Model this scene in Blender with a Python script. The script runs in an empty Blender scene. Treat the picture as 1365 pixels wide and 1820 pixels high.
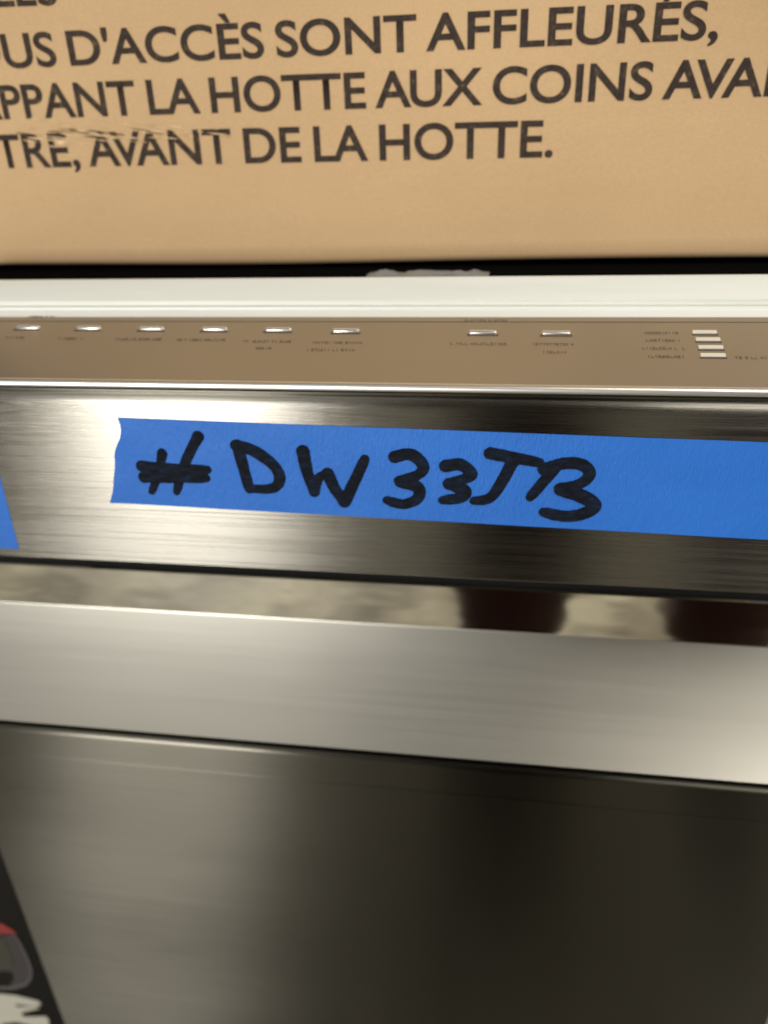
import bpy, bmesh, math, random
from mathutils.noise import noise as noise3
from mathutils import Vector, Matrix
random.seed(7)
sc = bpy.context.scene
C = sc.collection

# ------------------------------------------------------------------ camera
CAM = Vector((0.0, -0.378, 0.980))
camX = Vector((9260, -350, 1365)).normalized()            # world +X seen by the camera
up = Vector((-99.5, 2690, 1365)); up = (up - up.dot(camX)*camX).normalized()
dep = up.cross(camX)                                      # world +Y
R = Matrix((camX, dep, up))                               # camera -> world rotation
cam = bpy.data.cameras.new('camera')
cam.sensor_fit = 'HORIZONTAL'; cam.sensor_width = 36.0; cam.lens = 36.0
cam.clip_start = 0.01; cam.clip_end = 100
cam.dof.use_dof = True; cam.dof.focus_distance = 0.36; cam.dof.aperture_fstop = 6.5
camo = bpy.data.objects.new('camera', cam); C.objects.link(camo)
camo.matrix_world = Matrix.Translation(CAM) @ R.to_4x4()
sc.camera = camo
def at(px, py, Y):
    """point of the plane y = Y that the photograph shows at (px, py)"""
    d = R @ Vector(((px-682.5)/1365.0, (910-py)/1365.0, -1.0))
    return CAM + d*((Y-CAM.y)/d.y)
def row(py, Y): return at(682.5, py, Y).z

# ------------------------------------------------------------------ light
w = bpy.data.worlds.new('World'); sc.world = w; w.use_nodes = True
w.node_tree.nodes['Background'].inputs[0].default_value = (1.0, 0.94, 0.82, 1)
w.node_tree.nodes['Background'].inputs[1].default_value = 0.085
def lamp(name, loc, target, sx, sy, power, col):
    l = bpy.data.lights.new(name, 'AREA'); l.shape = 'RECTANGLE'; l.size = sx; l.size_y = sy
    l.energy = power; l.color = col
    o = bpy.data.objects.new(name, l); C.objects.link(o); o.location = loc
    o.rotation_euler = (Vector(target)-Vector(loc)).to_track_quat('-Z', 'Y').to_euler()
    return o
lamp('added_reflection_light', (-1.88, -4.0, 0.98), (-0.2, 0, 0.8), 1.15, 1.30, 118, (1.0, 0.97, 0.92))  # added area light, no known doorway; makes the bright column in the steel
lamp('ceiling_lamp', (1.75, -1.15, 2.6), (1.6, -0.9, 0), 2.4, 2.0, 60, (1.0, 0.95, 0.86))
lamp('ceiling_lamp', (-1.2, -1.6, 2.6), (-1.1, -1.2, 0), 1.6, 1.4, 3, (1.0, 0.95, 0.86))
sc.view_settings.view_transform = 'Standard'; sc.view_settings.look = 'None'
sc.view_settings.exposure = 0.35; sc.view_settings.gamma = 1.0

# ------------------------------------------------------------------ materials
def mat(name, col, rough=0.5, metal=0.0, aniso=0.0, spec=0.5):
    m = bpy.data.materials.new(name); m.use_nodes = True
    b = m.node_tree.nodes['Principled BSDF']
    b.inputs['Base Color'].default_value = (*col, 1); b.inputs['Roughness'].default_value = rough
    b.inputs['Metallic'].default_value = metal; b.inputs['Anisotropic'].default_value = aniso
    b.inputs['Specular IOR Level'].default_value = spec
    return m, m.node_tree, b
def N(nt, t, **k):
    n = nt.nodes.new(t)
    for a, v in k.items(): setattr(n, a, v)
    return n
def coord(nt, scale):
    g = N(nt, 'ShaderNodeNewGeometry'); mp = N(nt, 'ShaderNodeMapping'); mp.inputs['Scale'].default_value = scale
    nt.links.new(g.outputs['Position'], mp.inputs['Vector']); return mp.outputs['Vector']
def noise(nt, scale, s=1.0, detail=4, rough=0.55):
    n = N(nt, 'ShaderNodeTexNoise'); n.inputs['Scale'].default_value = s
    n.inputs['Detail'].default_value = detail; n.inputs['Roughness'].default_value = rough
    nt.links.new(coord(nt, scale), n.inputs['Vector']); return n.outputs['Fac']
def rng(nt, src, a, b, f0=0.3, f1=0.7):
    m = N(nt, 'ShaderNodeMapRange'); m.inputs[1].default_value = f0; m.inputs[2].default_value = f1
    m.inputs[3].default_value = a; m.inputs[4].default_value = b; nt.links.new(src, m.inputs[0]); return m.outputs[0]
def ramp(nt, src, stops):
    r = N(nt, 'ShaderNodeValToRGB'); e = r.color_ramp.elements
    while len(e) < len(stops): e.new(0.5)
    for i, (p, c) in enumerate(stops): e[i].position = p; e[i].color = (*c, 1)
    nt.links.new(src, r.inputs[0]); return r.outputs[0]
def bump(nt, b, src, strength, dist):
    n = N(nt, 'ShaderNodeBump'); n.inputs['Strength'].default_value = strength; n.inputs['Distance'].default_value = dist
    nt.links.new(src, n.inputs['Height']); nt.links.new(n.outputs[0], b.inputs['Normal'])

def steel(name, col, rough, aniso, streak=0.10, bmp=0.15, axis=(0, 0, 1)):
    """steel brushed along x: fine long scratches in height and gloss"""
    m, nt, b = mat(name, col, rough, 1.0, aniso)
    f = noise(nt, (9, 900, 1500), 1.0, 3, 0.6)
    g = noise(nt, (2.5, 200, 320), 1.0, 3, 0.6)
    big = noise(nt, (3, 3, 7), 1.0, 3)
    mx = N(nt, 'ShaderNodeMath', operation='ADD'); nt.links.new(f, mx.inputs[0]); nt.links.new(g, mx.inputs[1])
    r1 = rng(nt, mx.outputs[0], rough-streak, rough+streak, 0.7, 1.3)
    r2 = rng(nt, big, -0.02, 0.03)
    ad = N(nt, 'ShaderNodeMath', operation='ADD'); nt.links.new(r1, ad.inputs[0]); nt.links.new(r2, ad.inputs[1])
    nt.links.new(ad.outputs[0], b.inputs['Roughness'])
    if bmp: bump(nt, b, mx.outputs[0], bmp, 0.0002)
    # the gloss spreads across the scratches, so the long axis of the highlight is vertical
    t = N(nt, 'ShaderNodeCombineXYZ')
    for i in range(3): t.inputs[i].default_value = axis[i]
    nt.links.new(t.outputs[0], b.inputs['Tangent'])
    return m
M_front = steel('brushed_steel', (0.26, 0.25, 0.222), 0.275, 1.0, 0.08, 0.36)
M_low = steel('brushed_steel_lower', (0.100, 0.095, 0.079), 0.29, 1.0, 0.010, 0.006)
M_band = steel('satin_steel', (0.56, 0.545, 0.485), 0.35, 0.2, 0.015, 0.01)
M_ctrl = steel('control_strip_metal', (0.56, 0.545, 0.505), 0.34, 0.5, 0.02, 0.02)
M_pol, nt, b = mat('polished_steel', (0.72, 0.69, 0.60), 0.07, 1.0)
bump(nt, b, noise(nt, (12, 12, 26), 1.0, 2), 0.30, 0.002)
M_white, nt, b = mat('white_plastic', (0.80, 0.81, 0.77), 0.38)
nt.links.new(ramp(nt, noise(nt, (6, 60, 120), 1.0, 4), [(0.3, (0.69, 0.71, 0.66)), (0.7, (0.75, 0.77, 0.73))]), b.inputs['Base Color'])
M_black, _, _ = mat('gap_shade_black', (0.005, 0.005, 0.005), 1.0, spec=0.0)  # colour stands for the shade on top of the dishwasher
M_gap, _, _ = mat('black_rubber_and_shade', (0.006, 0.006, 0.006), 0.7, spec=0.15)
M_cab, _, _ = mat('grey_cabinet', (0.12, 0.12, 0.12), 0.6)
M_print, _, _ = mat('panel_print', (0.14, 0.11, 0.08), 0.5)
M_seam_shadow, _, _ = mat('seam', (0.10, 0.075, 0.055), 0.5)  # also paints the shadows below buttons and indicators
M_btn, _, _ = mat('button_chrome', (0.92, 0.90, 0.86), 0.30, 1.0)
M_led, _, _ = mat('indicator_lens', (0.75, 0.71, 0.62), 0.35)

M_card, nt, b = mat('cardboard', (0.5, 0.32, 0.16), 0.85, spec=0.2)
a1 = noise(nt, (5, 5, 9), 1.0, 5)
a2 = noise(nt, (500, 500, 900), 1.0, 4, 0.75)
c1 = ramp(nt, a1, [(0.30, (0.52, 0.355, 0.195)), (0.70, (0.58, 0.40, 0.225))])
mx = N(nt, 'ShaderNodeMix', data_type='RGBA', blend_type='MULTIPLY'); mx.inputs[0].default_value = 1
nt.links.new(c1, mx.inputs[6]); nt.links.new(ramp(nt, a2, [(0.25, (0.90, 0.89, 0.87)), (0.75, (1.06, 1.06, 1.06))]), mx.inputs[7])
nt.links.new(mx.outputs[2], b.inputs['Base Color'])
a3 = noise(nt, (5, 5, 70), 1.0, 3, 0.5)
bump(nt, b, a3, 0.30, 0.0014)
M_ink, nt, b = mat('printed_ink', (0.05, 0.035, 0.03), 0.8, spec=0.15)
nt.links.new(ramp(nt, noise(nt, (260, 260, 260), 1.0, 4, 0.7), [(0.30, (0.026, 0.019, 0.017)), (0.60, (0.055, 0.040, 0.031)), (0.78, (0.22, 0.145, 0.08))]), b.inputs['Base Color'])
M_torn, nt, b = mat('torn_paper', (0.72, 0.52, 0.32), 0.9, spec=0.15)
nt.links.new(ramp(nt, noise(nt, (120, 120, 400), 1.0, 4), [(0.3, (0.42, 0.27, 0.12)), (0.7, (0.78, 0.58, 0.38))]), b.inputs['Base Color'])

M_tape, nt, b = mat('blue_tape', (0.018, 0.135, 0.60), 0.55, spec=0.4)
t1 = noise(nt, (8, 8, 22), 1.0, 4)
nt.links.new(ramp(nt, t1, [(0.25, (0.012, 0.125, 0.51)), (0.75, (0.019, 0.158, 0.61))]), b.inputs['Base Color'])
t2 = noise(nt, (900, 300, 300), 1.0, 2)      # crepe of the paper
t3 = noise(nt, (60, 60, 25), 1.0, 4, 0.6)
ad = N(nt, 'ShaderNodeMath', operation='MULTIPLY_ADD'); nt.links.new(t3, ad.inputs[0]); ad.inputs[1].default_value = 2.2; nt.links.new(t2, ad.inputs[2])
bump(nt, b, ad.outputs[0], 0.8, 0.0005)
M_mark, nt, b = mat('marker_ink', (0.003, 0.005, 0.009), 0.8, spec=0.15)
nt.links.new(ramp(nt, noise(nt, (160, 160, 420), 1.0, 5, 0.7), [(0.42, (0.003, 0.004, 0.007)), (0.62, (0.006, 0.012, 0.028)), (0.80, (0.012, 0.045, 0.16))]), b.inputs['Base Color'])

M_sheet, _, _ = mat('black_carton_gloss', (0.006, 0.005, 0.004), 0.6, spec=0.15)
M_red, _, _ = mat('red_print', (0.20, 0.018, 0.015), 0.6)
M_grey, _, _ = mat('grey_print', (0.035, 0.030, 0.032), 0.45)
M_edge, _, _ = mat('grey_line_print', (0.09, 0.083, 0.083), 0.45)
M_olive, _, _ = mat('olive_print', (0.035, 0.035, 0.022), 0.45)
M_lwhite, nt, b = mat('carton_white_print', (0.42, 0.41, 0.34), 0.6)
M_wrap, nt, b = mat('clear_wrap', (0.22, 0.26, 0.30), 0.3)
b.inputs['Alpha'].default_value = 1.0
M_trouser, nt, b = mat('maroon_cloth', (0.045, 0.004, 0.006), 0.9)
M_jacket, nt, b = mat('dark_jacket', (0.030, 0.026, 0.022), 0.9)
M_skin, _, _ = mat('skin', (0.45, 0.27, 0.18), 0.55)
M_hair, _, _ = mat('hair', (0.02, 0.014, 0.01), 0.7)
M_shoe, _, _ = mat('shoe_leather', (0.03, 0.03, 0.03), 0.5)
M_phone, _, _ = mat('phone_case', (0.02, 0.02, 0.025), 0.3)
M_eye, _, _ = mat('eye', (0.6, 0.58, 0.55), 0.2)
M_floor, nt, b = mat('concrete', (0.3, 0.28, 0.22), 0.6)
f1 = noise(nt, (4.5, 4.5, 4.5), 1.0, 6, 0.6)
nt.links.new(ramp(nt, f1, [(0.36, (0.13, 0.115, 0.085)), (0.5, (0.36, 0.33, 0.26)), (0.60, (0.56, 0.53, 0.42))]), b.inputs['Base Color'])

# ------------------------------------------------------------------ helpers
def link(name, me, m, parent=None, smooth=False):
    me.materials.append(m)
    if smooth:
        for p in me.polygons: p.use_smooth = True
    o = bpy.data.objects.new(name, me); C.objects.link(o)
    if parent: o.parent = parent
    return o
def mesh(name, verts, faces, m, parent=None, smooth=False):
    me = bpy.data.meshes.new(name); me.from_pydata([tuple(v) for v in verts], [], faces); me.update()
    bm = bmesh.new(); bm.from_mesh(me); bmesh.ops.recalc_face_normals(bm, faces=bm.faces); bm.to_mesh(me); bm.free()
    return link(name, me, m, parent, smooth)
def empty(name, loc, label, cat, group=None):
    o = bpy.data.objects.new(name, None); C.objects.link(o); o.location = loc
    tag(o, label, cat, group); return o
def tag(o, label=None, cat=None, group=None, kind=None):
    for k, v in (('label', label), ('category', cat), ('group', group), ('kind', kind)):
        if v: o[k] = v
    return o
def rebase(root):
    """children were modelled in world space: keep them where they are"""
    bpy.context.view_layer.update()
    for ch in root.children:
        ch.matrix_parent_inverse = root.matrix_world.inverted()
def box(name, a, b_, m, parent=None, bevel=0.0, seg=2):
    me = bpy.data.meshes.new(name); bm = bmesh.new()
    bmesh.ops.create_cube(bm, size=1)
    for v in bm.verts:
        v.co = Vector([(a[i]+b_[i])/2 + v.co[i]*(b_[i]-a[i]) for i in range(3)])
    if bevel: bmesh.ops.bevel(bm, geom=bm.edges[:], offset=bevel, segments=seg, profile=0.6, affect='EDGES')
    bm.to_mesh(me); bm.free()
    return link(name, me, m, parent, bevel > 0)
def extrude_profile(name, prof, x0, x1, m, parent=None, closed=True, smooth=True, seg=1):
    """(y, z) outline swept along x; the sweep bends are shaded smooth"""
    n = len(prof); vs = []; fs = []
    xs = [x0+(x1-x0)*i/seg for i in range(seg+1)]
    for x in xs: vs += [(x, y, z) for y, z in prof]
    for s in range(seg):
        for i in range(n if closed else n-1):
            j = (i+1) % n; fs.append((s*n+i, s*n+j, (s+1)*n+j, (s+1)*n+i))
    if closed: fs.append(tuple(range(n))); fs.append(tuple(range(seg*n, seg*n+n))[::-1])
    o = mesh(name, vs, fs, m, parent, smooth)
    if smooth:
        o.data.polygons[-1].use_smooth = False; o.data.polygons[-2].use_smooth = False
        md = o.modifiers.new('crease', 'EDGE_SPLIT'); md.split_angle = math.radians(40)
    return o
def arc(cy, cz, r, a0, a1, n=8):
    return [(cy+r*math.cos(math.radians(a0+(a1-a0)*i/n)), cz+r*math.sin(math.radians(a0+(a1-a0)*i/n))) for i in range(n+1)]

XL, XR = -0.386, 0.214          # the dishwasher is 60 cm wide

# ------------------------------------------------------------------ floor
fl = mesh('floor', [(-6, -7, 0), (6, -7, 0), (6, 2, 0), (-6, 2, 0)], [(0, 1, 2, 3)], M_floor)
tag(fl, kind='structure')

# ------------------------------------------------------------------ dishwasher
dw = empty('dishwasher', (0, 0.28, 0), 'brushed stainless steel dishwasher under the cardboard box, with button strip, blue tape and recessed grip', 'dishwasher')
z_ctrl0 = row(685, 0.0)                       # front edge of the control strip
z_ctrl1 = row(563, 0.058)                     # its back edge
z_lipmid = row(540, 0.064); z_lip = row(493, 0.079)
z_top = z_lip-0.006
z_fb = row(1023, -0.002)
z_rt = row(1036, 0.060); z_rb = row(1110, 0.060)
z_bb = row(1336, -0.001)
z_lt = row(1350, -0.002)
print('z', z_ctrl0, z_ctrl1, z_lipmid, z_lip, z_fb, z_rt, z_rb, z_bb, z_lt)
print('x at left/right', [round(at(p, r, -0.002).x, 3) for r in (700, 1700) for p in (0, 1365)])

# control strip: slopes up and back
dy, dz = 0.058, z_ctrl1-z_ctrl0
L = math.hypot(dy, dz); ey, ez = dy/L, dz/L; ny, nz = -ez, ey
def cp(s, h=0): return (0.0+ey*s+ny*h, z_ctrl0+ez*s+nz*h)
cs = extrude_profile('control_panel', [cp(0.0004), cp(L-0.0005), cp(L, -0.004), cp(0.001, -0.004)], XL+0.002, XR-0.002, M_ctrl, dw, smooth=False)
def on_ctrl(px, py):
    """(x, s) on the sloping strip"""
    d = R @ Vector(((px-682.5)/1365.0, (910-py)/1365.0, -1.0))
    n = Vector((0, ny, nz)); p0 = Vector((0, 0, z_ctrl0))
    p = CAM + d*((p0-CAM).dot(n)/d.dot(n)); return p.x, (p.y*ey+(p.z-z_ctrl0)*ez)
def plate(name, x0, x1, s0, s1, h0, h1, m, parent, rnd=0.0):
    q = [cp(s0, h0), cp(s1, h0), cp(s1, h1), cp(s0, h1)]
    return extrude_profile(name, q, x0, x1, m, parent, smooth=False)
sx, s_seam = on_ctrl(682, 572)
plate('seam', XL+0.002, XR-0.002, s_seam-0.0003, s_seam+0.0003, -0.001, 0.00012, M_seam_shadow, cs)
# push buttons: slim raised bars with round ends
def button(x, s, w, d, h):
    vs = []; fs = []; n = 10
    out = []
    for k in range(2*n):
        t = math.pi*(k+0.5)/n
        out.append((math.cos(t), math.sin(t)))
    rings = [(1.0, 0.0), (0.97, h*0.7), (0.85, h), (0.0001, h*1.15)]
    for sc_, hh in rings:
        for cx, cy in out:
            px = (w/2-d/2)*(1 if cx > 0 else -1) + d/2*cx*sc_
            y, z = cp(s+d/2*cy*sc_, hh-0.0002)
            vs.append((x+px*(1 if sc_ > 0.01 else 0.9), y, z))
    m_ = 2*n
    for r_ in range(len(rings)-1):
        for k in range(m_):
            k2 = (k+1) % m_; fs.append((r_*m_+k, r_*m_+k2, (r_+1)*m_+k2, (r_+1)*m_+k))
    return mesh('button', vs, fs, M_btn, dw, True)
for px, py in ((50, 582), (158, 583), (270, 584), (382, 585), (495, 586), (615, 588), (858, 591), (988, 592)):
    x, s = on_ctrl(px, py)
    bt = button(x, s, 0.0155, 0.0030, 0.0011)
    plate('button_shadow', x-0.0085, x+0.0085, s-0.0034, s-0.0015, -0.001, 0.0001, M_seam_shadow, cs)  # dark strip painting the shadow below the button
for px, py in ((1252, 591), (1258, 604), (1263, 618), (1267, 632)):
    x, s = on_ctrl(px, py)
    o = plate('indicator_light', x-0.006, x+0.006, s-0.0011, s+0.0011, -0.001, 0.0008, M_led, dw)
    plate('indicator_shadow', x-0.0065, x+0.0065, s-0.0028, s-0.0012, -0.001, 0.0001, M_seam_shadow, cs)  # dark strip painting the shadow below the indicator
# small print under the buttons, too small to read: rows of letter-sized strokes
def tiny(px0, px1, py, rows=1):
    bmv = []; bmf = []
    x0, s0 = on_ctrl(px0, py); x1, s1 = on_ctrl(px1, py)
    hgt = 0.0021; x = x0
    while x < x1-0.0006:
        if random.random() < 0.13: x += 0.0011; continue
        wd = random.uniform(0.0010, 0.0016)
        kind = random.choice('HIOTLE')
        segs = {'H': [(0, .25, 0, 1), (.75, 1, 0, 1), (0, 1, .4, .6)], 'I': [(.35, .65, 0, 1)], 'O': [(0, .25, 0, 1), (.75, 1, 0, 1), (0, 1, 0, .2), (0, 1, .8, 1)],
                'T': [(.38, .62, 0, 1), (0, 1, .8, 1)], 'L': [(0, .25, 0, 1), (0, 1, 0, .2)], 'E': [(0, .25, 0, 1), (0, 1, 0, .18), (0, 1, .41, .59), (0, 1, .82, 1)]}[kind]
        for a, b_, c, d in segs:
            i = len(bmv)
            for fx, fs_ in ((a, c), (b_, c), (b_, d), (a, d)):
                y, z = cp(s0+hgt*(fs_-.5), 0.00015); bmv.append((x+wd*fx, y, z))
            bmf.append((i, i+1, i+2, i+3))
        x += wd+0.0005
    return mesh('small_print', bmv, bmf, M_print, cs)
for a in ((12, 45, 600), (104, 150, 602), (205, 292, 603), (315, 402, 604), (432, 518, 607), (455, 484, 619), (556, 642, 609), (545, 632, 622),
          (800, 902, 611), (946, 1018, 612), (960, 1006, 626), (1146, 1205, 592), (1140, 1212, 605), (1138, 1216, 619), (1150, 1214, 634), (1298, 1400, 636),
          (50, 96, 563.5), (818, 900, 570)):
    tiny(*a)

# white tub frame behind the strip: lower ledge, groove, upper ledge
zc = z_ctrl1
fr = extrude_profile('tub_frame', [(0.0585, zc-0.006), (0.0585, zc-0.0003), (0.0625, z_lipmid-0.0030)]
                     + [(0.0625, z_lipmid-0.0014), (0.0672, z_lipmid-0.0013), (0.0672, z_lipmid+0.0012), (0.0662, z_lipmid+0.0014), (0.0775, z_lip-0.0010)] + arc(0.0800, z_lip-0.0025, 0.0025, 130, 60, 5) + [(0.0840, z_lip-0.001), (0.0840, z_lip-0.012), (0.075, zc-0.02)], XL, XR, M_white, dw)
cab = box('cabinet', (XL+0.003, 0.0705, 0.10), (XR-0.003, 0.60, z_top-0.004), M_cab, dw)
shade_sheet = box('gap_shade_sheet', (XL+0.004, 0.0848, z_top-0.0035), (XR-0.004, 0.598, z_top), M_black, dw)  # near-black sheet painting the shaded gap under the box
base = box('kickplate', (XL+0.01, 0.04, 0.012), (XR-0.01, 0.58, 0.0985), M_gap, dw)
for x in (XL+0.04, XR-0.04):
    for y in (0.08, 0.54):
        box('foot', (x-0.015, y-0.015, 0.0), (x+0.015, y+0.015, 0.0118), M_gap, dw, 0.002)
# upper door skin
YF = -0.002
skin = [(0.0030, z_ctrl0-0.0043)]
skin += [(0.0004, z_ctrl0-0.0044), (0.0006, z_ctrl0-0.0052)] + arc(YF+0.0070, z_ctrl0-0.0125, 0.0070, 118, 180, 10)
skin += [(YF, z_fb+0.0016)] + arc(YF+0.0016, z_fb+0.0016, 0.0016, 190, 270, 4) + [(0.030, z_fb)]
bk = [(0.030, z_ctrl0-0.012), (0.006, z_ctrl0-0.006)]
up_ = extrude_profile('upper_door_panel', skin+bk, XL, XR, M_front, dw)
M_highlight, _, _ = mat('highlight_metal', (0.92, 0.90, 0.86), 0.36, 1.0)  # lighter than the door steel, to paint the edge highlight
extrude_profile('edge_highlight', arc(0.0012, z_ctrl0-0.0016, 0.0026, 75, 205, 12)+[(0.0015, z_ctrl0-0.0040), (0.0035, z_ctrl0-0.0040), (0.0035, z_ctrl0-0.0010)], XL, XR, M_highlight, dw)  # strip added to carry the highlight along the door's top bend
# recessed grip: black strip painting the unlit throat's shade, polished wall, satin slope
th = box('grip_throat_shade', (XL+0.004, 0.0645, z_rb-0.02), (XR-0.004, 0.0700, z_fb+0.02), M_gap, dw)
pw = extrude_profile('polished_grip_wall', [(0.0612, z_rt), (0.0600, z_rt-0.0008), (0.0600, z_rb), (0.0640, z_rb), (0.0640, z_rt)], XL+0.004, XR-0.004, M_pol, dw, smooth=False)
bn = extrude_profile('grip_slope', [(0.0597, z_rb-0.0006), (0.0600, z_rb+0.0002), (0.0635, z_rb-0.001), (0.0635, z_rb-0.03), (0.010, z_bb-0.003)] + arc(0.0012, z_bb+0.0002, 0.0020, 265, 200, 4),
                     XL+0.004, XR-0.004, M_band, dw)
sl = box('seam_gap', (XL+0.004, 0.004, z_lt-0.02), (XR-0.004, 0.012, z_bb-0.0032), M_gap, dw)
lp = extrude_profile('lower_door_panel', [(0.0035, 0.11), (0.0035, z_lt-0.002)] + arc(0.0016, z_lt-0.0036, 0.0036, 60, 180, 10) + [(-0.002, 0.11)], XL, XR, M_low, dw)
# faint edge of the protective film across the lower door
fa = row(1400, -0.0021)
fe = mesh('film_edge', [(XL+0.012, -0.00215, fa+0.0004), (XR-0.002, -0.00215, fa-0.0003), (XR-0.002, -0.00235, fa-0.0008), (XL+0.012, -0.00235, fa-0.0001), (XR-0.002, -0.0021, fa-0.0016), (XL+0.012, -0.0021, fa-0.0009)],
          [(0, 1, 2, 3), (3, 2, 4, 5)], M_low, lp, True)
rebase(dw)

# ------------------------------------------------------------------ painter's tape
def tape(px_left, px_right, top, bot, Y, label, ragged, ext=0.0):
    """strip of tape on the door; top/bot = pixel rows at px_left and px_right; ragged left end"""
    tl, bl = at(px_left[0], top[0], Y), at(px_left[1], bot[0], Y)
    pr_ = px_right if isinstance(px_right, tuple) else (px_right, px_right)
    tr, br = at(pr_[0], top[1], Y), at(pr_[1], bot[1], Y)
    nx, nr = 60, 14
    vs = []; fs = []
    for i in range(nx+1):
        u = i/nx
        for j in range(nr+1):
            v = j/nr
            l = tl.lerp(bl, v); r = tr.lerp(br, v)
            rg = 0
            if ragged:
                rg = ragged[min(int(v*(len(ragged)-1)), len(ragged)-2)]
                k = v*(len(ragged)-1)-min(int(v*(len(ragged)-1)), len(ragged)-2)
                rg = rg*(1-k)+ragged[min(int(v*(len(ragged)-1)), len(ragged)-2)+1]*k
            p = l.lerp(r, u); p.x += rg*(1-u)**6*0.001
            p.y = Y - 0.00022 - 0.00012*math.sin(u*23+v*3)*math.sin(v*7+u*5) - (0.0006*(1-u*30)**2*(0.5+0.5*math.sin(v*9)) if u < 1/30 else 0)
            vs.append(p)
    for i in range(nx):
        for j in range(nr):
            a = i*(nr+1)+j; fs.append((a, a+1, a+nr+2, a+nr+1))
    o = mesh('masking_tape', vs, fs, M_tape, None, True)
    md = o.modifiers.new('thickness', 'SOLIDIFY'); md.thickness = 0.00015; md.offset = 1; es = o.modifiers.new('crease', 'EDGE_SPLIT'); es.split_angle = math.radians(40)
    return tag(o, label, 'tape', 'pieces of blue masking tape stuck on the door')
tp = tape((210, 196), 1420, (742, 788), (893, 962), YF, 'long strip of blue masking tape with black marker lettering, stuck across the steel door', [0, 2.6, 3.0, 1.2, -0.2, 0.6, 1.0, 0.8, 1.4, 1.0, 0])
tape((-70, -60), (-8, 34), (812, 816), (972, 976), YF, 'short end of blue masking tape at the left edge, left of the lettered strip', None)
# slightly tilt the second piece's end through its corner pixels
# marker lettering
def curve(pts):
    P = [at(x, y, YF-0.0006) for x, y in pts]; Q = []     # Catmull-Rom through the pen's path
    for i in range(len(P)-1):
        p0 = P[max(i-1, 0)]; p1 = P[i]; p2 = P[i+1]; p3 = P[min(i+2, len(P)-1)]
        for s in range(6):
            t = s/6
            Q.append(0.5*((2*p1)+(p2-p0)*t+(2*p0-5*p1+4*p2-p3)*t*t+(3*p1-p0-3*p2+p3)*t**3))
    Q.append(P[-1])
    return [(q.x, q.z) for q in Q]
def glyph(strokes, label):
    """ink laid on the tape: everything within the felt tip's radius of its path, with a slightly bleeding edge"""
    L_ = [(curve(p), w_) for p, w_ in strokes]
    xs = [q[0] for c, _ in L_ for q in c]; zs = [q[1] for c, _ in L_ for q in c]
    g = 0.00045; x0 = min(xs)-0.006; z0 = min(zs)-0.006
    nx = int((max(xs)+0.006-x0)/g); nz_ = int((max(zs)+0.006-z0)/g)
    def f(x, z):
        best = -1
        for c, w_ in L_:
            for k in range(len(c)-1):
                ax, az = c[k]; bx_, bz = c[k+1]; dx = bx_-ax; dz_ = bz-az
                t = max(0, min(1, ((x-ax)*dx+(z-az)*dz_)/(dx*dx+dz_*dz_+1e-12)))
                u = (k+t)/(len(c)-1)
                r_ = w_/2*(1.06-0.22*u if u < .9 else 0.86-(u-.9)*1.2)
                v = r_-math.hypot(x-ax-dx*t, z-az-dz_*t)
                if v > best: best = v
        return best+0.00022*noise3(Vector((x*420, 0, z*900)))+0.00030*noise3(Vector((x*110, 1, z*110)))
    F = {}
    for i in range(nx+1):
        for k in range(nz_+1): F[i, k] = f(x0+i*g, z0+k*g)
    vs = []; fs = []; idx = {}
    def vid(key, p):
        if key not in idx: idx[key] = len(vs); vs.append((p[0], YF-0.00078-0.00003*(len(tp.children) % 3), p[1]))
        return idx[key]
    for i in range(nx):
        for k in range(nz_):
            cs_ = [(i, k), (i+1, k), (i+1, k+1), (i, k+1)]; vals = [F[c] for c in cs_]
            if max(vals) <= 0: continue
            poly = []
            for q in range(4):
                a, b_ = cs_[q], cs_[(q+1) % 4]; fa_, fb_ = vals[q], vals[(q+1) % 4]
                if fa_ > 0: poly.append(vid(a, (x0+a[0]*g, z0+a[1]*g)))
                if (fa_ > 0) != (fb_ > 0):
                    t = fa_/(fa_-fb_); key = (min(a, b_), max(a, b_))
                    poly.append(vid(key, (x0+(a[0]+(b_[0]-a[0])*t)*g, z0+(a[1]+(b_[1]-a[1])*t)*g)))
            if len(poly) > 2: fs.append(tuple(poly))
    o = mesh('marker_letter', vs, fs, M_mark, tp); o['label'] = label
    return o
W = 0.0068
glyph([([(252, 829), (310, 833), (368, 835)], W), ([(256, 848), (300, 849), (366, 850)], W), ([(288, 806), (282, 840), (270, 874)], W*.8), ([(352, 776), (330, 820), (314, 874)], W*.9)], 'handwritten black hash sign')
glyph([([(422, 792), (432, 830), (443, 870)], W), ([(420, 792), (452, 802), (487, 828), (497, 852), (484, 868), (445, 869)], W)], 'handwritten black letter D')
glyph([([(538, 802), (546, 840), (558, 874)], W), ([(558, 874), (566, 850), (582, 842)], W*.85), ([(582, 842), (596, 870), (612, 892)], W), ([(612, 892), (628, 860), (648, 816)], W)], 'handwritten black letter W')
glyph([([(702, 812), (730, 808), (752, 828), (742, 844), (708, 854)], W), ([(712, 856), (742, 866), (742, 886), (716, 896), (688, 889)], W)], 'handwritten black digit 3, the taller one')
glyph([([(792, 828), (818, 826), (838, 842), (822, 852), (796, 858)], W), ([(798, 860), (826, 872), (820, 884), (786, 889)], W)], 'handwritten black digit 3, the smaller one')
glyph([([(872, 806), (910, 813), (958, 822)], W), ([(914, 816), (896, 848), (872, 884), (842, 890)], W*.95)], 'handwritten black letter T')
glyph([([(990, 826), (966, 856), (942, 884)], W*.95), ([(968, 834), (1000, 824), (1034, 826), (1048, 842), (1030, 860), (992, 868)], W), ([(998, 870), (1034, 882), (1056, 898), (1040, 912), (1006, 918), (966, 910)], W*1.12)], 'handwritten black letter B')

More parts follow.
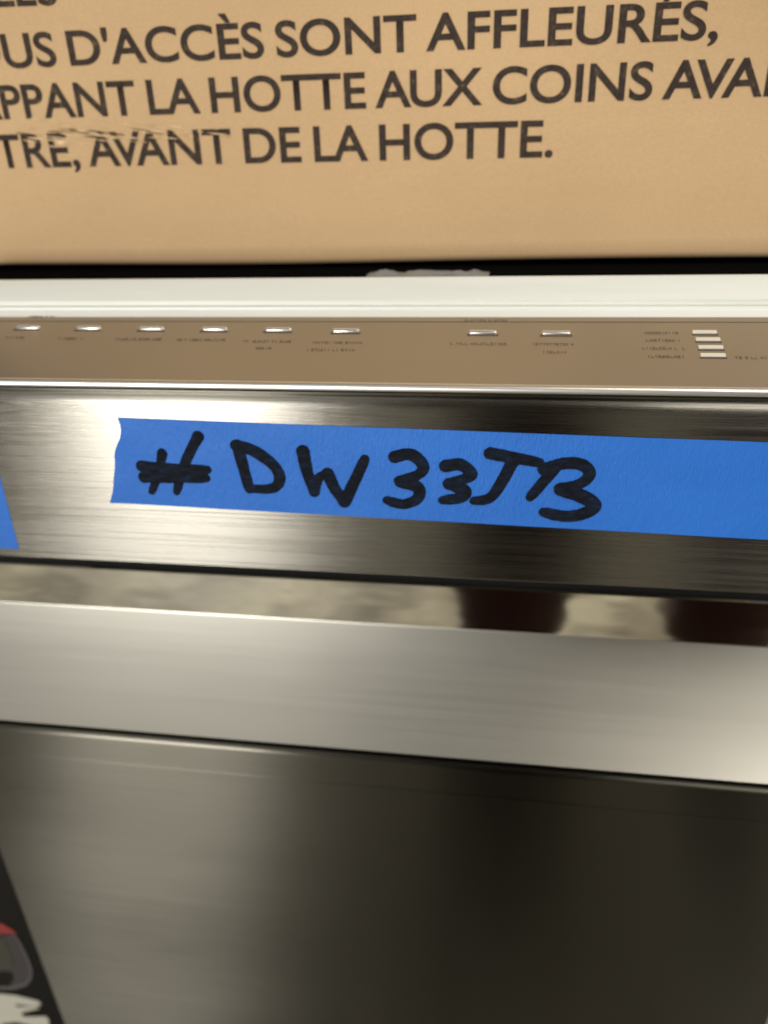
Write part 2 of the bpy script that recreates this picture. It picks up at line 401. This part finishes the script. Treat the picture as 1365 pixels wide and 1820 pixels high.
# ------------------------------------------------------------------ cardboard box
YB = 0.150
zb = row(466, YB)
bx = empty('cardboard_box', (0, 0.35, zb), 'brown cardboard carton printed with French capitals, standing on top of the dishwasher', 'cardboard box')
def wavy(x, z):
    return 0.0010*math.sin(x*9+1)+0.0006*math.sin(x*23+z*17)+0.0004*math.sin(z*40+x*5)
def carton():
    x0, x1, z0, z1, y1 = -0.46, 0.50, zb, zb+0.52, 0.60
    nx, nz_ = 120, 60; vs = []; fs = []
    r = 0.004
    rows = [(YB+r*(1-math.sin(a)), z0+r*(1-math.cos(a))) for a in [math.pi/2*i/5 for i in range(6)]]
    rows += [(YB, z0+r+(z1-z0-r)*j/nz_) for j in range(1, nz_+1)]
    for i in range(nx+1):
        x = x0+(x1-x0)*i/nx
        for j, (y, z) in enumerate(rows):
            vs.append((x, y+wavy(x, z)-YB*0, z + (0.0007*math.sin(x*14+0.5) if j < 7 else 0)))
    k = len(rows)
    for i in range(nx):
        for j in range(k-1): fs.append((i*k+j, (i+1)*k+j, (i+1)*k+j+1, i*k+j+1))
    b0 = len(vs)
    vs += [(x0, y1, z0), (x1, y1, z0), (x1, y1, z1), (x0, y1, z1)]
    fs.append((b0, b0+1, b0+2, b0+3))
    fs.append(tuple([i*k+k-1 for i in range(nx+1)]) + (b0+2, b0+3))
    fs.append(tuple([i*k for i in range(nx, -1, -1)]) + (b0, b0+1))
    fs.append(tuple(range(k)) + (b0+3, b0)); fs.append(tuple(range(nx*k+k-1, nx*k-1, -1)) + (b0+1, b0+2))
    return mesh('carton', vs, fs, M_card, bx, True)
ct = carton()
md = ct.modifiers.new('crease', 'EDGE_SPLIT'); md.split_angle = math.radians(50)

def text_mesh(s, bold):
    cu = bpy.data.curves.new('lettering', 'FONT'); cu.body = s; cu.size = 1.0; cu.offset = bold
    cu.resolution_u = 8; cu.space_word = 0.72
    for i in range(len(s)-1):
        if s[i:i+2] in ('AV', 'VA', 'LA', 'TA', 'AT', 'AU'): cu.body_format[i].kerning = -6.5 if 'V' in s[i:i+2] else -2.5
    o = bpy.data.objects.new('lettering', cu); C.objects.link(o)
    bpy.context.view_layer.update()
    me = bpy.data.meshes.new_from_object(o.evaluated_get(bpy.context.evaluated_depsgraph_get()))
    bpy.data.objects.remove(o); bpy.data.curves.remove(cu)
    return me
def width(s, bold=0.018):
    me = text_mesh(s, bold); xs = [v.co.x for v in me.vertices]; a, b_ = min(xs), max(xs); bpy.data.meshes.remove(me); return a, b_
def printed(full, vis, xa, ya, xb, yb, cap_px):
    """a printed line: the part vis of full spans (xa, ya)-(xb, yb) along its baseline"""
    A = at(xa, ya, YB); B = at(xb, yb, YB)
    pre = full[:full.index(vis)]
    bold = 0.018
    f0, f1 = width(full, bold); wv = width(pre+vis, bold)
    # where vis starts inside full
    v0, v1 = width(vis, bold)
    start = wv[1]-(v1-v0); end = wv[1]
    sx_ = (B.x-A.x)/(end-start)
    capm = (at(xa, ya-cap_px, YB)-A).z; sz_ = capm/0.73
    me = text_mesh(full, bold)
    # subdivide long flats so that the print can follow the board
    for v in me.vertices:
        x = A.x+(v.co.x-start)*sx_; t = (x-A.x)/(B.x-A.x)
        z = A.z+(B.z-A.z)*t+v.co.y*sz_
        v.co = (x, YB+wavy(x, z)-0.00025, z)
    bm = bmesh.new(); bm.from_mesh(me); bm.verts.ensure_lookup_table(); seen = set(); k = 0
    for v in bm.verts:                       # letters that touch lie a hair above one another
        if v.index in seen: continue
        st = [v]; seen.add(v.index)
        while st:
            q = st.pop(); q.co.y -= 0.00002*(k % 3)
            for e in q.link_edges:
                u = e.other_vert(q)
                if u.index not in seen: seen.add(u.index); st.append(u)
        k += 1
    bm.to_mesh(me); bm.free()
    return link('printed_line', me, M_ink, bx)
printed("TROUS D'ACCÈS SONT AFFLEURÉS,", "D'ACCÈS SONT AFFLEURÉS,", 128, 116, 1276, 68, 64)
printed("FRAPPANT LA HOTTE AUX COINS AVANT", "LA HOTTE AUX COINS", 268, 203, 1158, 176, 64)
printed("BATTRE, AVANT DE LA HOTTE.", "DE LA HOTTE.", 437, 289, 982, 278, 64)
printed("TOUS LES", "LES", -6, 12, 106, 8, 66)
# scuffed patch where the top paper is torn, across the third line
def scuff(cx, cy, w_, h_, n, m):
    vs = []; fs = []
    for k in range(n):
        px = cx+random.gauss(0, w_/2.4); py = cy+random.gauss(0, h_/2.4)-0.03*(px-cx)
        lw = random.uniform(12, 48); lh = random.uniform(1.2, 3.6); i = len(vs)
        for t in range(10):
            a = 2*math.pi*t/10; p = at(px+lw/2*math.cos(a)*random.uniform(.7, 1.1), py+lh/2*math.sin(a)*random.uniform(.6, 1.1)+0.12*lw/2*math.cos(a), YB)
            vs.append((p.x, YB+wavy(p.x, p.z)-(0.00034 if m == M_torn else 0.0006)-0.000006*k, p.z))
        fs.append(tuple(range(i, i+10)))
    return mesh('torn_patch', vs, fs, m, bx)
M_smudge, _, _ = mat('dark_smudge', (0.10, 0.07, 0.03), 0.85, spec=0.1)
scuff(112, 240, 130, 34, 34, M_torn); scuff(262, 232, 190, 22, 34, M_torn)
scuff(120, 236, 110, 20, 9, M_smudge); scuff(225, 240, 110, 16, 8, M_smudge)
rebase(bx)

# crumpled clear wrap in the gap
def wrap():
    p0 = at(640, 491, 0.095); p1 = at(868, 491, 0.095); vs = []; fs = []
    nx, ny_ = 46, 12
    for i in range(nx+1):
        for j in range(ny_+1):
            u = i/nx; v = j/ny_
            h = 0.0055*max(0, noise3(Vector((u*6, v*2.5, 3)))+0.35)*math.sin(math.pi*v)**0.5*min(1, 8*u, 8*(1-u))
            vs.append((p0.x+(p1.x-p0.x)*u, 0.087+0.040*v, z_top+0.0004+h+0.0010*abs(noise3(Vector((u*30, v*9, 1))))))
    for i in range(nx):
        for j in range(ny_):
            a = i*(ny_+1)+j; fs.append((a, a+1, a+ny_+2, a+ny_+1))
    o = mesh('plastic_wrap', vs, fs, M_wrap, None, True)
    md = o.modifiers.new('thickness', 'SOLIDIFY'); md.thickness = 0.0002
    return tag(o, 'crumpled pale plastic wrap lying in the dark gap under the cardboard box', 'plastic wrap')
wrap()

# ---- the carton on the left
YC = 0.010
lf = empty('product_carton', (-0.60, 0.25, 0.0), 'black glossy product carton with a red and white print, standing left of the dishwasher', 'carton')
box('carton_body', (-0.80, YC, 0.0), (-0.3935, 0.50, 0.62), M_sheet, lf, 0.002)
def flat(name, pts, d, m, parent, rnd=0):
    P = [at(x, y, YC) for x, y in pts]
    n = len(P); y = YC-0.0004-d
    return mesh(name, [(p.x, y, p.z) for p in P]+[(p.x, y+0.0003, p.z) for p in P],
                [tuple(range(n)), tuple(range(2*n-1, n-1, -1))]+[(i, (i+1) % n, n+(i+1) % n, n+i) for i in range(n)], m, parent)
flat('red_shape', [(-60, 1636), (4, 1640), (24, 1652), (30, 1658), (0, 1662), (-60, 1664)], 0.0004, M_red, lf)
flat('outline_frame', [(-60, 1662), (26, 1658), (36, 1672), (50, 1700), (58, 1722), (57, 1738), (48, 1750), (26, 1757), (-60, 1757)], 0.0004, M_edge, lf)
flat('grey_shape', [(-60, 1664), (24, 1660), (33, 1674), (46, 1702), (54, 1723), (53, 1736), (45, 1746), (24, 1752), (-60, 1752)], 0.00075, M_grey, lf)
flat('olive_shape', [(-60, 1668), (10, 1668), (18, 1685), (27, 1712), (24, 1718), (-60, 1724)], 0.0011, M_olive, lf)
flat('black_shape', [(-60, 1728), (8, 1724), (22, 1726), (26, 1738), (18, 1750), (-60, 1750)], 0.0011, M_sheet, lf)
flat('white_strip', [(-90, 1755), (30, 1768), (70, 1778), (74, 1785), (60, 1787), (28, 1783), (30, 1788), (66, 1788), (74, 1792), (46, 1800), (44, 1806), (82, 1805), (88, 1812), (86, 1830), (96, 1880), (-60, 1900)], 0.0005, M_lwhite, lf)
flat('black_mark', [(40, 1798), (74, 1790), (76, 1796), (56, 1803), (40, 1803)], 0.0009, M_sheet, lf)
flat('black_mark', [(4, 1818), (30, 1815), (60, 1822), (40, 1828), (8, 1826)], 0.0009, M_sheet, lf)
rebase(lf)

# ------------------------------------------------------------------ the photographer, seen only as a reflection
def skinned(name, joints, edges, m, parent, sub=2, root=0):
    me = bpy.data.meshes.new(name); me.from_pydata([j[:3] for j in joints], edges, [])
    o = bpy.data.objects.new(name, me); C.objects.link(o)
    sk = o.modifiers.new('skin', 'SKIN'); sk.use_smooth_shade = True
    for i, j in enumerate(joints):
        r = j[3]; me.skin_vertices[0].data[i].radius = (r, r) if not isinstance(r, tuple) else r
        me.skin_vertices[0].data[i].use_root = (i == root)
    sb = o.modifiers.new('smooth', 'SUBSURF'); sb.levels = sub; sb.render_levels = sub
    bpy.context.view_layer.update()
    m2 = bpy.data.meshes.new_from_object(o.evaluated_get(bpy.context.evaluated_depsgraph_get()))
    bpy.data.objects.remove(o)
    return link(name, m2, m, parent, True)
PX, PY = 0.197, -0.66
pr = empty('person', (PX, PY, 0), 'person in a dark jacket and maroon trousers photographing the door, seen as its reflection', 'person')
J = [(PX, PY, 0.93, .13), (PX, PY, 1.10, .125), (PX, PY+.03, 1.30, .14), (PX, PY+.05, 1.44, .07), (PX, PY+.08, 1.52, .055), (PX-.01, PY+.12, 1.62, .085), (PX-.01, PY+.13, 1.70, .08),
     (PX-.17, PY, .86, .085), (PX-.15, PY+.02, .50, .060), (PX-.18, PY-.02, .09, .045),
     (PX+.15, PY, .86, .085), (PX+.15, PY+.02, .50, .060), (PX+.17, PY-.02, .09, .045),
     (PX-.24, PY+.03, 1.40, .06), (PX-.45, PY+.06, 1.16, .046), (PX-.21, PY+.19, 1.00, .032),
     (PX+.20, PY+.03, 1.40, .06), (PX+.40, PY+.06, 1.16, .046), (PX-.08, PY+.19, .97, .032)]
E = [(0, 1), (1, 2), (2, 3), (3, 4), (4, 5), (5, 6), (0, 7), (7, 8), (8, 9), (0, 10), (10, 11), (11, 12), (2, 13), (13, 14), (14, 15), (2, 16), (16, 17), (17, 18)]
body = skinned('body', J, E, M_skin, pr)
tr = skinned('trousers', [(PX, PY, 0.93, .155), (PX, PY, 1.00, .15), (PX-.17, PY, .82, .11), (PX-.164, PY+.02, .50, .122), (PX-.17, PY-.02, .08, .10), (PX+.17, PY, .82, .115), (PX+.186, PY+.02, .50, .125), (PX+.19, PY-.02, .08, .105)],
             [(0, 1), (0, 2), (2, 3), (3, 4), (0, 5), (5, 6), (6, 7)], M_trouser, pr)
jk = skinned('jacket', [(PX, PY, 0.90, .17), (PX, PY, 1.10, .16), (PX, PY+.03, 1.30, .17), (PX, PY+.045, 1.43, .09), (PX-.24, PY+.03, 1.38, .085), (PX-.45, PY+.06, 1.15, .066), (PX-.24, PY+.15, 1.03, .045),
                        (PX+.20, PY+.03, 1.38, .085), (PX+.40, PY+.06, 1.15, .066), (PX-.02, PY+.16, 1.01, .045)],
             [(0, 1), (1, 2), (2, 3), (2, 4), (4, 5), (5, 6), (2, 7), (7, 8), (8, 9)], M_jacket, pr)
def ball(name, c, r, m, parent):
    me = bpy.data.meshes.new(name); bm = bmesh.new(); bmesh.ops.create_uvsphere(bm, u_segments=20, v_segments=12, radius=1)
    for v in bm.verts: v.co = Vector((c[0]+v.co.x*r[0], c[1]+v.co.y*r[1], c[2]+v.co.z*r[2]))
    bm.to_mesh(me); bm.free(); return link(name, me, m, parent, True)
ball('hair', (PX-.01, PY+.10, 1.71), (.098, .098, .085), M_hair, pr)
for s in (-1, 1):
    ball('eye', (PX-.01+s*.032, PY+.205, 1.655), (.014, .010, .010), M_eye, pr)
    ball('ear', (PX-.01+s*.088, PY+.12, 1.64), (.012, .022, .032), M_skin, pr)
ball('nose', (PX-.01, PY+.215, 1.625), (.014, .02, .022), M_skin, pr)
ball('mouth', (PX-.01, PY+.20, 1.585), (.026, .010, .007), mat('lips', (.3, .1, .08), .5)[0], pr)
for hx, s in ((PX-.20, 1), (PX-.09, -1)):
    hz = .985
    hj = [(hx, PY+.20, hz, .026), (hx+s*.015, PY+.235, hz, .024)]; he = [(0, 1)]
    for f in range(4):
        k = len(hj); zz = hz+.030-.020*f; ln = (.9, 1.05, 1.0, .8)[f]
        hj += [(hx+s*.02, PY+.25, zz, .010), (hx+s*.035, PY+.25+.02*ln, zz, .009), (hx+s*.055, PY+.25+.012*ln, zz, .008)]
        he += [(1, k), (k, k+1), (k+1, k+2)]
    k = len(hj); hj += [(hx+s*.01, PY+.21, hz+.035, .011), (hx+s*.03, PY+.23, hz+.055, .009)]; he += [(0, k), (k, k+1)]
    skinned('hand', hj, he, M_skin, pr, 1)
for lx in (PX-.18, PX+.17):
    skinned('shoe', [(lx, PY-.07, .045, .045), (lx, PY+.02, .05, .045), (lx, PY+.12, .04, .045), (lx, PY+.19, .03, .03)], [(0, 1), (1, 2), (2, 3)], M_shoe, pr, 1)
rebase(pr)
ph = box('phone', (-.02, -.0065, -.12), (.055, .0, .03), M_phone, None, .003)
ph.rotation_euler = (math.radians(-27), 0, math.radians(8)); ph.location = CAM+Vector((0, -.012, .0))
tag(ph, 'dark phone held up in both hands by the person, seen only in reflection', 'phone')
